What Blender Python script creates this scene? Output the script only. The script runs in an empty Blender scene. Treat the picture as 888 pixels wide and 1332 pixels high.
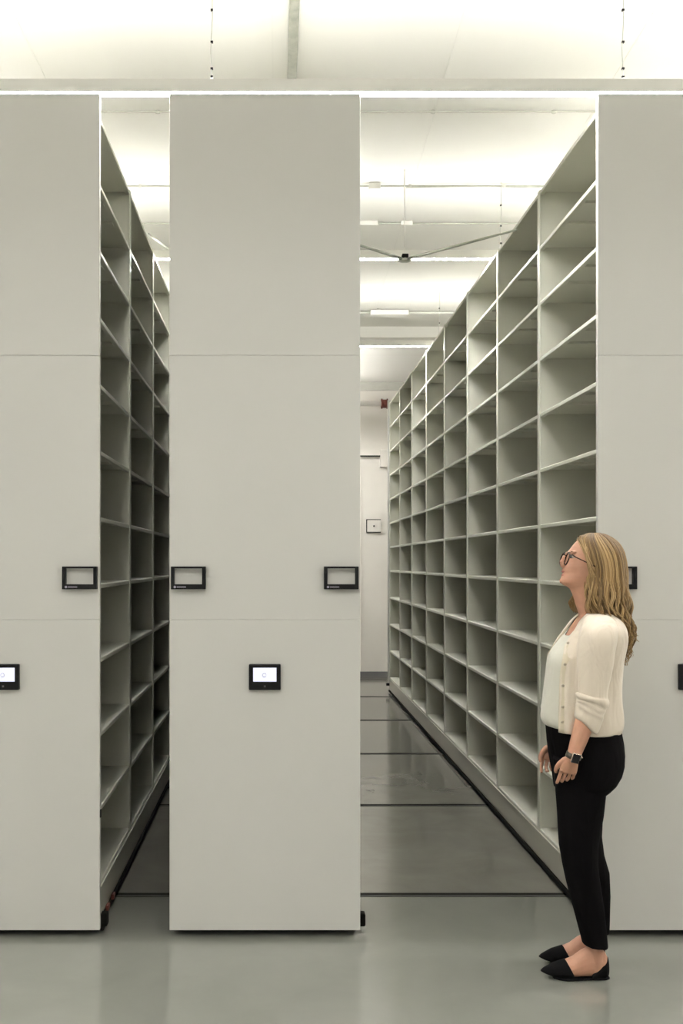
import bpy, bmesh, math, random
from mathutils import Vector, Matrix
random.seed(7)
S = bpy.context.scene
COL = S.collection
PI = math.pi
# ---------------------------------------------------------------- camera, exposure, light constants
F, VX, VY, EYE = 1413.0, 359.0, 732.0, 1.58      # focal length in px, vanishing point, eye height (888x1332)
cam = bpy.data.cameras.new('camera'); camo = bpy.data.objects.new('camera', cam); COL.objects.link(camo)
camo.location = (0, 0, EYE); camo.rotation_euler = (PI/2, 0, 0)
cam.sensor_width = 36.0; cam.lens = F/1332*36
cam.shift_x = (444-VX)/1332; cam.shift_y = (VY-666)/1332
cam.clip_start = 0.05
S.camera = camo
S.view_settings.view_transform = 'Standard'; S.view_settings.look = 'None'
S.view_settings.gamma = 1; S.view_settings.use_curve_mapping = False
S.view_settings.exposure = 0.0
W = bpy.data.worlds.new('world'); S.world = W; W.use_nodes = True
W.node_tree.nodes['Background'].inputs[0].default_value = (1, 0.98, 0.93, 1)
W.node_tree.nodes['Background'].inputs[1].default_value = 0.02
LAMP_DOWN, LAMP_UP, LAMP_FRONT_DOWN, LAMP_FRONT_UP = 205.0, 62.0, 76.0, 98.0
LAMP_COL = (1.0, 0.98, 0.95, 1)

def P(px, py, d):
    return Vector(((px-VX)*d/F, d, EYE-(py-VY)*d/F))

# ---------------------------------------------------------------- materials
def mat(name, col, rough=0.5, metal=0.0, noise=0.0, nscale=8.0, bump=0.0, bscale=200.0, spec=0.5, coat=0.0, emit=None, estr=0, sheen=0, rnoise=0.0):
    m = bpy.data.materials.new(name); m.use_nodes = True
    nt = m.node_tree; b = nt.nodes['Principled BSDF']
    b.inputs['Base Color'].default_value = (*col, 1); b.inputs['Roughness'].default_value = rough
    b.inputs['Metallic'].default_value = metal; b.inputs['Specular IOR Level'].default_value = spec
    b.inputs['Coat Weight'].default_value = coat; b.inputs['Sheen Weight'].default_value = sheen
    tc = nt.nodes.new('ShaderNodeTexCoord')
    if noise or rnoise:
        n = nt.nodes.new('ShaderNodeTexNoise'); n.inputs['Scale'].default_value = nscale; n.inputs['Detail'].default_value = 5
        nt.links.new(tc.outputs['Object'], n.inputs['Vector'])
        if noise:
            r = nt.nodes.new('ShaderNodeValToRGB')
            r.color_ramp.elements[0].position = .3; r.color_ramp.elements[1].position = .7
            r.color_ramp.elements[0].color = (*[c*(1-noise) for c in col], 1)
            r.color_ramp.elements[1].color = (*[min(1, c*(1+noise)) for c in col], 1)
            nt.links.new(n.outputs['Fac'], r.inputs['Fac']); nt.links.new(r.outputs['Color'], b.inputs['Base Color'])
        if rnoise:
            q = nt.nodes.new('ShaderNodeMapRange'); q.inputs['From Min'].default_value = .3; q.inputs['From Max'].default_value = .7
            q.inputs['To Min'].default_value = max(.02, rough-rnoise); q.inputs['To Max'].default_value = rough+rnoise
            nt.links.new(n.outputs['Fac'], q.inputs['Value']); nt.links.new(q.outputs['Result'], b.inputs['Roughness'])
    if bump:
        n2 = nt.nodes.new('ShaderNodeTexNoise'); n2.inputs['Scale'].default_value = bscale; n2.inputs['Detail'].default_value = 3
        nt.links.new(tc.outputs['Object'], n2.inputs['Vector'])
        bp = nt.nodes.new('ShaderNodeBump'); bp.inputs['Strength'].default_value = bump; bp.inputs['Distance'].default_value = .002
        nt.links.new(n2.outputs['Fac'], bp.inputs['Height']); nt.links.new(bp.outputs['Normal'], b.inputs['Normal'])
    if emit:
        b.inputs['Emission Color'].default_value = (*emit, 1); b.inputs['Emission Strength'].default_value = estr
    return m
def emitter(name, strength, col=LAMP_COL):
    m = bpy.data.materials.new(name); m.use_nodes = True; nt = m.node_tree; nt.nodes.clear()
    e = nt.nodes.new('ShaderNodeEmission'); e.inputs[0].default_value = col; e.inputs[1].default_value = strength
    o = nt.nodes.new('ShaderNodeOutputMaterial'); nt.links.new(e.outputs[0], o.inputs[0]); return m
M = {}
M['panel'] = mat('panel_paint', (.60, .592, .562), .42, noise=.012, nscale=1.3, bump=.03, bscale=600)
M['shelf'] = mat('shelf_paint', (.69, .688, .60), .38, noise=.015, nscale=2, bump=.02, bscale=500)
M['carriage'] = mat('carriage_paint', (.54, .525, .455), .3, noise=.02, nscale=2)
M['black'] = mat('black_plastic', (.005, .005, .006), .4, noise=.1, spec=.2)
M['rubber'] = mat('black_rubber', (.008, .0075, .006), .9, noise=.1, spec=.1)
M['darkgap'] = mat('dark_steel', (.03, .03, .026), .7, noise=.1, spec=.25)
M['white'] = mat('white_paint', (.84, .83, .78), .6, noise=.01, nscale=1.5)
M['wall'] = mat('wall_paint', (.78, .75, .69), .7, noise=.03, nscale=1.2)
M['ceil'] = mat('ceiling_paint', (.86, .85, .80), .75, noise=.012, nscale=.8)
M['conduit'] = mat('conduit_paint', (.55, .55, .50), .4, metal=.2, noise=.05)
M['steel'] = mat('galvanised_steel', (.42, .43, .38), .4, metal=.5, noise=.15, nscale=20)
M['grey'] = mat('grey_plastic', (.12, .12, .12), .5, noise=.05)
M['red'] = mat('red_fitting', (.13, .028, .018), .5, noise=.1)
M['icon'] = mat('screen_icon', (.6, .6, .66), .5, noise=.02)
M['mark'] = mat('light_grey_print', (.35, .33, .40), .5, noise=.02)
M['lamp_down'] = emitter('lamp_down', LAMP_DOWN); M['lamp_up'] = emitter('lamp_up', LAMP_UP)
M['lamp_fdown'] = emitter('lamp_front_down', LAMP_FRONT_DOWN); M['lamp_fup'] = emitter('lamp_front_up', LAMP_FRONT_UP)
M['fill_weak'] = emitter('fill_weak', 1.5); M['fill_fardown'] = emitter('fill_far_down', 190.0); M['fill_farup'] = emitter('fill_far_up', 170.0); M['fill_weakup'] = emitter('fill_weak_up', 36.0)  # weak and far emitters serve only the added fill lights
M['screen'] = emitter('screen_light', 1.15, (.86, .87, 1.0, 1))
# floor: glossy epoxy, the slab between the rails duller with trowel blotches
def floor_mat(name, a, b_, rough, var, sx=1.0):
    m = bpy.data.materials.new(name); m.use_nodes = True; nt = m.node_tree; b = nt.nodes['Principled BSDF']
    tc = nt.nodes.new('ShaderNodeTexCoord'); mp = nt.nodes.new('ShaderNodeMapping'); mp.inputs['Scale'].default_value = (1, 1.0, 1)
    nt.links.new(tc.outputs['Object'], mp.inputs['Vector'])
    n = nt.nodes.new('ShaderNodeTexNoise'); n.inputs['Scale'].default_value = 2.2*sx; n.inputs['Detail'].default_value = 7; n.inputs['Roughness'].default_value = .6
    n.inputs['Distortion'].default_value = .5
    nt.links.new(mp.outputs[0], n.inputs['Vector'])
    r = nt.nodes.new('ShaderNodeValToRGB'); r.color_ramp.elements[0].position = .35; r.color_ramp.elements[1].position = .68
    r.color_ramp.elements[0].color = (*a, 1); r.color_ramp.elements[1].color = (*b_, 1)
    nt.links.new(n.outputs['Fac'], r.inputs[0]); nt.links.new(r.outputs[0], b.inputs['Base Color'])
    q = nt.nodes.new('ShaderNodeMapRange'); q.inputs['From Min'].default_value = .3; q.inputs['From Max'].default_value = .7
    q.inputs['To Min'].default_value = max(.03, rough-var); q.inputs['To Max'].default_value = rough+var
    nt.links.new(n.outputs['Fac'], q.inputs['Value']); nt.links.new(q.outputs[0], b.inputs['Roughness'])
    n2 = nt.nodes.new('ShaderNodeTexNoise'); n2.inputs['Scale'].default_value = 35; n2.inputs['Detail'].default_value = 2
    nt.links.new(tc.outputs['Object'], n2.inputs['Vector'])
    bp = nt.nodes.new('ShaderNodeBump'); bp.inputs['Strength'].default_value = .06; bp.inputs['Distance'].default_value = .002
    nt.links.new(n2.outputs['Fac'], bp.inputs['Height']); nt.links.new(bp.outputs[0], b.inputs['Normal'])
    b.inputs['Specular IOR Level'].default_value = .5
    return m
M['floor'] = floor_mat('epoxy_floor', (.170, .175, .152), (.188, .191, .168), .10, .02)
M['slab'] = floor_mat('grout_slab', (.165, .161, .139), (.20, .196, .169), .12, .012, 1.1)

# ---------------------------------------------------------------- mesh helpers
def box(bm, x0, x1, y0, y1, z0, z1, bev=0.0):
    r = bmesh.ops.create_cube(bm, size=1)
    vs = r['verts']
    bmesh.ops.scale(bm, verts=vs, vec=(abs(x1-x0), abs(y1-y0), abs(z1-z0)))
    bmesh.ops.translate(bm, verts=vs, vec=((x0+x1)/2, (y0+y1)/2, (z0+z1)/2))
    if bev:
        es = list({e for v in vs for e in v.link_edges})
        bmesh.ops.bevel(bm, geom=es, offset=bev, segments=2, affect='EDGES', profile=.6)
def loft(bm, rings, cap=True, closed=True):
    """rings: lists of Vectors of equal length"""
    vr = [[bm.verts.new(p) for p in r] for r in rings]
    n = len(rings[0])
    for a, b in zip(vr, vr[1:]):
        for i in range(n if closed else n-1):
            j = (i+1) % n
            bm.faces.new((a[i], a[j], b[j], b[i]))
    if cap and closed:
        bm.faces.new(list(reversed(vr[0]))); bm.faces.new(vr[-1])
    return vr
def tube(bm, pts, rad, n=8, up=Vector((0, 1, 0))):
    """tube through pts; rad: list of r or (ra, rb) where rb is measured along `up`"""
    pts = [Vector(p) for p in pts]; rings = []
    for i, p in enumerate(pts):
        t = (pts[min(i+1, len(pts)-1)]-pts[max(i-1, 0)]).normalized()
        b = up - t*up.dot(t)
        if b.length < 1e-4: b = Vector((1, 0, 0)) - t*t.x
        b.normalize(); a = t.cross(b)
        r = rad[i] if isinstance(rad, (list, tuple)) else rad
        ra, rb = (r if isinstance(r, (list, tuple)) else (r, r))
        rings.append([p + a*ra*math.cos(2*PI*k/n) + b*rb*math.sin(2*PI*k/n) for k in range(n)])
    loft(bm, rings)
def ball(bm, c, r, seg=16):
    q = bmesh.ops.create_uvsphere(bm, u_segments=seg, v_segments=seg//2+2, radius=1)
    r = r if isinstance(r, (list, tuple)) else (r, r, r)
    bmesh.ops.scale(bm, verts=q['verts'], vec=r); bmesh.ops.translate(bm, verts=q['verts'], vec=c)
def link(name, bm, m, parent=None, smooth=False):
    bmesh.ops.recalc_face_normals(bm, faces=bm.faces)
    me = bpy.data.meshes.new(name); bm.to_mesh(me); bm.free()
    me.materials.append(M[m] if isinstance(m, str) else m)
    if smooth:
        for p in me.polygons: p.use_smooth = True
    o = bpy.data.objects.new(name, me); COL.objects.link(o)
    if parent: o.parent = parent; o.matrix_parent_inverse = Matrix.Translation(parent_world(parent)).inverted()
    return o
def parent_world(p):
    v = Vector(p.location)
    while p.parent:
        v += p.matrix_parent_inverse.translation; p = p.parent; v += p.location
    return v
def empty(name, loc=(0, 0, 0)):
    o = bpy.data.objects.new(name, None); COL.objects.link(o); o.location = loc; o.empty_display_size = .1; return o
def tag(o, label, cat, group=None):
    o['label'] = label; o['category'] = cat
    if group: o['group'] = group
    return o
def struct(name, bm, m):
    o = link(name, bm, m); o['kind'] = 'structure'; return o
def bxo(name, args, m, parent=None, bev=0.0):
    bm = bmesh.new(); box(bm, *args, bev); return link(name, bm, m, parent)

# ---------------------------------------------------------------- room
XL, XR, YB, YF, ZC = -4.0, 4.6, -3.2, 15.03, 4.07
Y0 = 4.588                      # facade plane
SLAB0 = 5.165
bm = bmesh.new(); box(bm, XL-.1, XR+.1, YB-.1, SLAB0, -.12, 0); struct('floor', bm, 'floor')
bm = bmesh.new(); box(bm, XL-.1, XR+.1, SLAB0, YF+.1, -.12, 0); struct('floor_slab', bm, 'slab')
bm = bmesh.new(); box(bm, XL-.1, XR+.1, YB-.1, YF+.1, ZC, ZC+.12); struct('ceiling', bm, 'ceil')
bm = bmesh.new(); box(bm, XL-.1, XR+.1, YF, YF+.12, 0, ZC); struct('wall_back', bm, 'wall')
bm = bmesh.new(); box(bm, XL-.12, XL, YB, YF, 0, ZC); struct('wall_left', bm, 'white')
bm = bmesh.new(); box(bm, XR, XR+.12, YB, YF, 0, ZC); struct('wall_right', bm, 'white')
bm = bmesh.new(); box(bm, XL-.1, XR+.1, YB-.12, YB, 0, ZC); struct('wall_front', bm, 'white')
bm = bmesh.new(); box(bm, XL, XR, YF-.015, YF, 0, .075); struct('baseboard_back', bm, 'grey')
# ceiling downstand, wall-head trim and ceiling seams
bm = bmesh.new(); box(bm, XL, XR, 11.45, 11.62, ZC-.115, ZC); struct('trim_1', bm, 'ceil')
bm = bmesh.new(); box(bm, XL, XR, YF-.05, YF, ZC-.11, ZC); struct('trim_2', bm, 'conduit')
def seam(n, x0, y0, x1, y1):
    bm = bmesh.new(); d = Vector((x1-x0, y1-y0, 0)).normalized(); s = Vector((-d.y, d.x, 0))*.004
    a, b = Vector((x0, y0, ZC)), Vector((x1, y1, ZC))
    loft(bm, [[a+s, a-s, a-s+Vector((0, 0, -.003)), a+s+Vector((0, 0, -.003))], [b+s, b-s, b-s+Vector((0, 0, -.003)), b+s+Vector((0, 0, -.003))]])
    struct('trim_%d' % n, bm, 'white')
seam(3, .82, 3.6, 1.0, 11.4); seam(4, 1.66, 3.6, 1.95, 11.4); seam(5, -.02, 3.0, -.01, 11.4)
seam(6, -1.2, 3.6, -1.15, 11.4)
# door outline on the far wall: leaf and frame
bm = bmesh.new()
box(bm, 1.17, 1.185, YF-.012, YF, .0, 2.75); box(bm, .2, .215, YF-.012, YF, 0, 2.75); box(bm, .2, 1.185, YF-.012, YF, 2.75, 2.765)
struct('door_1', bm, 'wall')

# ---------------------------------------------------------------- lamps
def pendant(y, label, x0=XL+.4, x1=XR-.4, down='lamp_down', up='lamp_up', w=.06, h=.052, cables=(), z0=3.572, group=None):
    root = tag(empty('pendant_light', ((x0+x1)/2, y+w/2, z0+h)), label, 'pendant light', group)
    bm = bmesh.new()
    box(bm, x0, x1, y, y+.006, z0, z0+h); box(bm, x0, x1, y+w-.006, y+w, z0, z0+h)
    box(bm, x0, x1, y+.006, y+w-.006, z0+.02, z0+.03)
    link('lamp_housing', bm, 'white', root)
    bm = bmesh.new(); box(bm, x0, x1, y+.007, y+w-.007, z0+.003, z0+.014); link('diffuser', bm, down, root)
    bm = bmesh.new(); c = y+w/2; zb = z0+h-.011      # prism lens: throws its light sideways under the ceiling
    loft(bm, [[Vector((x, c-.007, zb)), Vector((x, c-.0035, zb+.014)), Vector((x, c+.0035, zb+.014)), Vector((x, c+.007, zb))] for x in (x0, x1)])
    link('uplight_strip', bm, up, root)
    for cx in cables:
        bm = bmesh.new()
        tube(bm, [(cx, y+.012, z0+h-.005), (cx-.004, y+.012, z0+h+.13), (cx+.003, y+.012, z0+h+.26), (cx+.001, y+.012, ZC)], .0022, 6)
        c = link('cable', bm, 'conduit', root)
        for k, dz in enumerate((.012, .047, .16, .295)):
            b2 = bmesh.new(); box(b2, cx-.005, cx+.006, y+.006, y+.018, z0+h+dz-.003, z0+h+dz+.005, .001); link('cable_clip', b2, 'black', c)
    return root
pendant(Y0, 'long white linear pendant light just above the front panels, nearest of the lights seen', cables=((275-VX)/308, (811-VX)/308), group=None)
pendant(7.10, 'slim white linear pendant light behind the dark bracket hub over the aisle', cables=(1.47, -.27))
pendant(9.98, 'slim white linear pendant light over the far end of the aisle, below the ceiling beam', cables=(1.50, -.27))
pendant(12.6, 'short white linear fill light, added out of sight beyond the ceiling beam, behind the middle unit', x0=-1.15, x1=.9, cables=(-.9, .7), down='fill_fardown', up='fill_farup')  # added fill, sized to stay hidden, brightens the far end
pendant(14.0, 'added short white fill light close to the back wall, behind the middle unit', x0=-1.3, x1=1.0, cables=(-1, .8), down='fill_fardown', up='fill_farup')  # unseen extra source that lifts the back wall
pendant(3.25, 'white linear fill light added out of view over the woman, just in front of the front panels', cables=(-2, 2), down='fill_weak', up='fill_weakup')  # added above the frame to even out the ceiling light
for yy, xx in ((5.85, 1.9), (8.5, 2.65)):  # added fill behind the rows, lifts the ceiling between the visible lamps
    pendant(yy, 'white linear fill light added over the right shelving unit, %s' % ('near its front' if yy < 6 else 'near its middle'), x0=xx, x1=XR-.4, cables=(xx+.3, XR-.7))
    pendant(yy, 'white linear fill light added over the left shelving unit, %s' % ('near its front' if yy < 6 else 'near its middle'), x0=XL+.4, x1=-.28*yy, cables=(-.28*yy-.3, XL+.7))
pendant(1.9, 'white linear pendant light above the open floor in front of the storage units', cables=(-2, 2), down='lamp_fdown', up='lamp_fup')
pendant(-.9, 'white linear pendant light behind the viewer over the open floor', cables=(-2, 2), down='lamp_fdown', up='lamp_fup')

# ---------------------------------------------------------------- rails in the floor
names = ['dark double floor rail nearest the front panels, first of the rails across the aisle',
         'dark floor rail across the aisle, second from the front', 'dark floor rail across the aisle, third from the front',
         'dark floor rail across the aisle, fourth from the front', 'dark floor rail across the aisle, fifth from the front',
         'dark floor rail farthest down the aisle, close to the back wall']
for i in range(6):
    y = 5.165+1.91*i
    root = tag(empty('floor_rail', (0, y, 0)), names[i], 'rail', 'rails set in the floor')
    bm = bmesh.new(); box(bm, XL, XR, y-.003, y+.030, 0, .0015); link('rail_groove', bm, 'rubber', root)
    bm = bmesh.new(); box(bm, XL, XR, y-.028, y-.013, 0, .0022); box(bm, XL, XR, y-.014, y-.003, 0, .0018); link('rail_bar', bm, 'darkgap', root)

# ---------------------------------------------------------------- mobile shelving
BAY, NB, YP0 = 1.07, 8, 4.644
ZT, ZP = 3.531, 3.561
SH = [ZT-.2917*k for k in range(8)] + [1.489-.325*k for k in range(1, 5)]
TP = .030
def shelf_bm(sg, plain=False):
    """one shelf, local: front lip at x=0, going to sg*+, y 0..BAY, top at z=0"""
    bm = bmesh.new(); L = BAY-.016; D = .375
    prof = [(.006, 0), (0.001, -.003), (0, -.006), (0, -.019), (.002, -.021), (.020, -.021), (.020, -.018), (.004, -.018), (.004, -.005), (D, -.005), (D, 0)]
    rr = []
    for y in (.008, L+.008):
        rr.append([Vector((sg*a, y, b)) for a, b in prof])
    loft(bm, rr)
    for yc in (() if plain else (.34, .64)):
        box(bm, sg*.024, sg*D, yc-.026, yc+.026, -.018, -.0052)
    return bm
def upright_bm(sg, first=False):
    bm = bmesh.new()
    box(bm, 0, sg*.010, -.024, .024, .166, ZT+.004, .004)
    box(bm, sg*.009, sg*.385, -.012, .012, .166, ZT)
    return bm
def join_bm(dst, src, off):
    me = bpy.data.meshes.new('tmp'); src.to_mesh(me); src.free()
    n0 = len(dst.verts); dst.from_mesh(me); dst.verts.ensure_lookup_table()
    bmesh.ops.translate(dst, verts=dst.verts[n0:], vec=off); bpy.data.meshes.remove(me)
SHM = {}
def side_parts(root, xf, sg):
    key = sg
    if key not in SHM:
        a = bmesh.new(); a.free()
        def mk(nm, b, m='shelf'):
            bmesh.ops.recalc_face_normals(b, faces=b.faces)
            me = bpy.data.meshes.new(nm); b.to_mesh(me); b.free(); me.materials.append(M[m]); return me
        SHM[key] = (mk('shelf', shelf_bm(sg)), mk('upright', upright_bm(sg)), mk('canopy_shelf', shelf_bm(sg, True)))
    sm, um, cm = SHM[key]
    rl = Vector(root.location)
    for n in range(NB+1):
        o = bpy.data.objects.new('upright', um); COL.objects.link(o); o.parent = root
        o.location = Vector((xf, YP0+n*BAY, 0))-rl
    for n in range(NB):
        for z in SH:
            o = bpy.data.objects.new('shelf' if z != ZT else 'canopy_shelf', sm if z != ZT else cm); COL.objects.link(o); o.parent = root
            o.location = Vector((xf+sg*.003, YP0+n*BAY, z))-rl
def side_merged(root, xf, sg):
    bm = bmesh.new()
    for n in range(NB+1): join_bm(bm, upright_bm(sg), (xf, YP0+n*BAY, 0))
    for n in range(NB):
        for z in SH: join_bm(bm, shelf_bm(sg, z == ZT), (xf+sg*.003, YP0+n*BAY, z))
    link('shelf_rack', bm, 'shelf', root)
YE = YP0+NB*BAY
def handle(root, x0, yf):
    """flat black pull handle frame, 0.146 x 0.095"""
    z1, z0 = EYE-(736.8-VY)/308, EYE-(766.3-VY)/308
    w = .146
    h = link('handle', bm_handle(x0, w, z0, z1, yf), 'black', root)
    bm = bmesh.new()
    q = bmesh.ops.create_circle(bm, cap_ends=True, segments=16, radius=.0052)
    bmesh.ops.rotate(bm, verts=q['verts'], matrix=Matrix.Rotation(PI/2, 3, 'X')); bmesh.ops.translate(bm, verts=q['verts'], vec=(x0+.017, yf-.0282, z0+.0095))
    r = bmesh.ops.extrude_face_region(bm, geom=bm.faces[:])
    bmesh.ops.translate(bm, verts=[v for v in r['geom'] if isinstance(v, bmesh.types.BMVert)], vec=(0, .001, 0))
    box(bm, x0+.025, x0+.064, yf-.0284, yf-.0275, z0+.0075, z0+.0115)
    k = link('printed_mark', bm, 'mark', h); k['label'] = 'small grey round mark and bar printed on the handle'
def bm_handle(x0, w, z0, z1, yf):
    bm = bmesh.new(); a, b = yf-.028, yf
    box(bm, x0, x0+.015, a, b, z0, z1, .002); box(bm, x0+w-.015, x0+w, a, b, z0, z1, .002)
    box(bm, x0+.013, x0+w-.013, a, b-.006, z1-.008, z1, .0015); box(bm, x0+.013, x0+w-.013, a, b-.006, z0, z0+.021, .002)
    return bm
def touch_screen(root, xc, yf):
    z1, z0 = EYE-(863.5-VY)/308, EYE-(897-VY)/308; hw = .067
    bm = bmesh.new(); box(bm, xc-hw, xc+hw, yf-.022, yf, z0, z1, .005); s = link('control_panel', bm, 'black', root)
    bm = bmesh.new(); box(bm, xc-hw+.018, xc+hw-.018, yf-.0232, yf-.0221, z0+.036, z1-.0145); d = link('display', bm, 'screen', s)
    d['label'] = 'lit bluish white screen'
    bm = bmesh.new()
    n = 20
    for k in range(n):
        a, b = 2*PI*k/n, 2*PI*(k+1)/n; c = Vector((xc-.002, yf-.0236, (z0+.036+z1-.0145)/2-.002))
        f = lambda t, r, y: c+Vector((r*math.cos(t), y, r*math.sin(t)))
        loft(bm, [[f(a, .0065, 0), f(a, .009, 0), f(a, .009, .0006), f(a, .0065, .0006)], [f(b, .0065, 0), f(b, .009, 0), f(b, .009, .0006), f(b, .0065, .0006)]])
    link('display_icon', bm, 'icon', s)
    bm = bmesh.new(); box(bm, xc-.004, xc+.004, yf-.0226, yf-.0218, z0+.012, z0+.020, .0003); link('button', bm, 'grey', s)
def unit(xl, xr, label, left_detail, right_detail, handles, screen=True):
    """xl, xr: panel edges"""
    xc = (xl+xr)/2
    root = tag(empty('mobile_shelving_unit', (xc, Y0, 0)), label, 'mobile shelving', 'mobile shelving units')
    fl, fr = xl+.020, xr-.020
    # front panel: three sheets with hairline joints
    bm = bmesh.new()
    for z0, z1 in ((.028, 1.339), (1.3402, 2.4552), (2.4564, ZP)): box(bm, xl, xr, Y0, Y0+TP, z0, z1, .0012)
    box(bm, xl+.01, xr-.01, Y0+.004, Y0+TP-.002, .04, ZP-.01)
    link('front_panel', bm, 'panel', root)
    bm = bmesh.new(); box(bm, xl, xr, YE+.026, YE+.056, .06, ZP, .002); link('rear_panel', bm, 'panel', root)
    # carriage
    bm = bmesh.new(); box(bm, fl, fr, Y0+TP, YE+.03, .034, .163, .003)
    box(bm, fl-.004, fl+.014, Y0+TP, YE+.03, .157, .170, .002); box(bm, fr-.014, fr+.004, Y0+TP, YE+.03, .157, .170, .002)
    link('carriage', bm, 'carriage', root)
    for xs, sg in ((fl, -1), (fr, 1)):
        bm = bmesh.new(); box(bm, xs+sg*.012, xs-sg*.01, Y0+TP+.10, YE+.02, .014, .034, .002); link('safety_edge', bm, 'rubber', root)
    bm = bmesh.new(); box(bm, fl+.03, fr-.03, Y0+.06, YE-.05, .008, .035); link('undercarriage', bm, 'rubber', root)
    for i in range(5):
        for xs in (fl+.08, fr-.08):
            b2 = bmesh.new(); q = bmesh.ops.create_cone(b2, cap_ends=True, segments=20, radius1=.05, radius2=.05, depth=.03)
            bmesh.ops.rotate(b2, verts=q['verts'], matrix=Matrix.Rotation(PI/2, 3, 'Y')); bmesh.ops.translate(b2, verts=q['verts'], vec=(xs, 5.155+1.91*i, .0525))
            link('wheel', b2, 'darkgap', root)
    for x, keep in ((fl, left_detail), (fr, right_detail)):
        sg = 1 if x == fl else -1
        (side_parts if keep else side_merged)(root, x, sg)
    bm = bmesh.new(); box(bm, xc-.006, xc+.006, Y0+TP, YE+.03, .16, ZT); link('centre_panel', bm, 'shelf', root)
    # top edge rail
    for h in handles: handle(root, h, Y0)
    if screen: touch_screen(root, xc, Y0)
    return root
WU = .805
xe = -.745; uL = unit(xe-WU, xe, 'off-white mobile shelving unit at the left edge, beside the narrow aisle', False, True, [xe-.008-.146, xe-WU+.008])
xm = (468.3-VX)/308; uM = unit(xm-WU, xm, 'off-white mobile shelving unit in the middle, between both aisles, full front panel in view', False, False, [xm-.008-.146, xm-WU+.008])
xr = 1.359; uR = unit(xr, xr+WU, 'off-white mobile shelving unit on the right behind the woman, long row of empty shelves', True, False, [xr+.011, xr+WU-.008-.146])
# small fittings on the units
def fit(root, bms, m, name, label=None):
    o = link(name, bms, m, root)
    if label: o['label'] = label
bm = bmesh.new(); box(bm, xe-.004, xe+.026, Y0+.035, Y0+.085, .030, .085, .008); box(bm, xe-.004, xe+.012, Y0+.034, Y0+.10, .012, .045, .006)
fit(uL, bm, 'rubber', 'bumper', 'black rubber bumper at the foot of the corner')
bm = bmesh.new()
for y in (4.82, 4.98): box(bm, xe-.012, xe+.002, y, y+.05, .034, .058, .004)
fit(uL, bm, 'red', 'safety_sensor', 'small dark red sensor')
bm = bmesh.new(); box(bm, xe-.008, xe+.003, Y0+.006, Y0+.028, .50, .535, .002); fit(uL, bm, 'black', 'latch')
bm = bmesh.new(); box(bm, xr-.02, xr+.02, YE+.0, YE+.05, .085, .115, .004); fit(uR, bm, 'black', 'stop_knob')
bm = bmesh.new(); box(bm, xm-.006, xm+.026, Y0+.035, Y0+.085, .030, .085, .008); fit(uM, bm, 'rubber', 'bumper')

# ---------------------------------------------------------------- services on ceiling and wall
def pipe(name, pts, r, label, cat, m='conduit', group=None):
    bm = bmesh.new(); tube(bm, pts, r, 10); return tag(link(name, bm, m, None, True), label, cat, group)
def Cz(px, py, z):             # point on the horizontal plane z seen at pixel
    d = F*(z-EYE)/(VY-py); return P(px, py, d)
g = 'conduits on the ceiling'
d = F*2.475/(VY-146.5); r0 = tag(empty('conduit', (0, d, ZC)), 'thin conduit line across the ceiling just behind the nearest light', 'conduit', g)
bm = bmesh.new(); tube(bm, [(XL, d, ZC-.010), (XR, d, ZC-.010)], .005, 8); link('pipe', bm, 'conduit', r0)
bm = bmesh.new()
for px in (563, 720, 205): ball(bm, ((px-VX)*d/F, d, ZC-.011), (.016, .01, .011), 10)
link('clip', bm, 'conduit', r0)
d = F*2.46/(VY-244.5); r1 = tag(empty('conduit', (0, d, ZC)), 'conduit with a small white junction box, second line across the ceiling', 'conduit', g)
bm = bmesh.new(); tube(bm, [(XL, d, ZC-.018), (XR, d, ZC-.018)], .006, 8)
tube(bm, [(.85, d-.005, ZC-.03), (1.35, d-.005, ZC-.02), (1.6, d, ZC-.026), (2.2, d, ZC-.018)], .003, 6); link('pipe', bm, 'steel', r1)
bm = bmesh.new(); x = (487-VX)*d/F; box(bm, x-.038, x+.038, d-.03, d+.02, ZC-.045, ZC-.004, .004); link('junction_box', bm, 'white', r1)
bm = bmesh.new()
for px in (533, 655, 182): ball(bm, ((px-VX)*d/F, d, ZC-.018), (.014, .012, .011), 10)
link('clip', bm, 'conduit', r1)
d = F*2.47/(VY-291.5); r2 = tag(empty('conduit', (0, d, ZC)), 'conduit with two pale flat boxes, third line across the ceiling', 'conduit', g)
bm = bmesh.new(); tube(bm, [(XL, d, ZC-.016), (XR, d, ZC-.016)], .004, 8)
tube(bm, [((492-VX)*d/F, d, ZC-.016), ((521-VX)*d/F, d, ZC-.016)], .009, 8); link('pipe', bm, 'steel', r2)
for a, b in ((440, 491), (521, 536)):
    bm = bmesh.new(); box(bm, (a-VX)*d/F, (b-VX)*d/F, d-.03, d+.02, ZC-.035, ZC-.002, .003); link('flat_box', bm, 'white', r2)
d = F*2.46/(VY-408); r3 = tag(empty('conduit', (0, d, ZC)), 'conduit leading to a long white box, farthest line before the ceiling beam', 'conduit', g)
bm = bmesh.new(); tube(bm, [(XL, d, ZC-.02), (XR, d, ZC-.02)], .012, 8); link('pipe', bm, 'conduit', r3)
bm = bmesh.new(); box(bm, (481-VX)*d/F, (530-VX)*d/F, d-.10, d+.0, ZC-.062, ZC-.012, .004); link('equipment_box', bm, 'white', r3)
bm = bmesh.new(); x = (492-VX)*d/F; tube(bm, [(x, d-.08, ZC-.012), (x-.02, d-.085, ZC)], .006, 6); link('bracket', bm, 'conduit', r3)
d = 11.0
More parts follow.
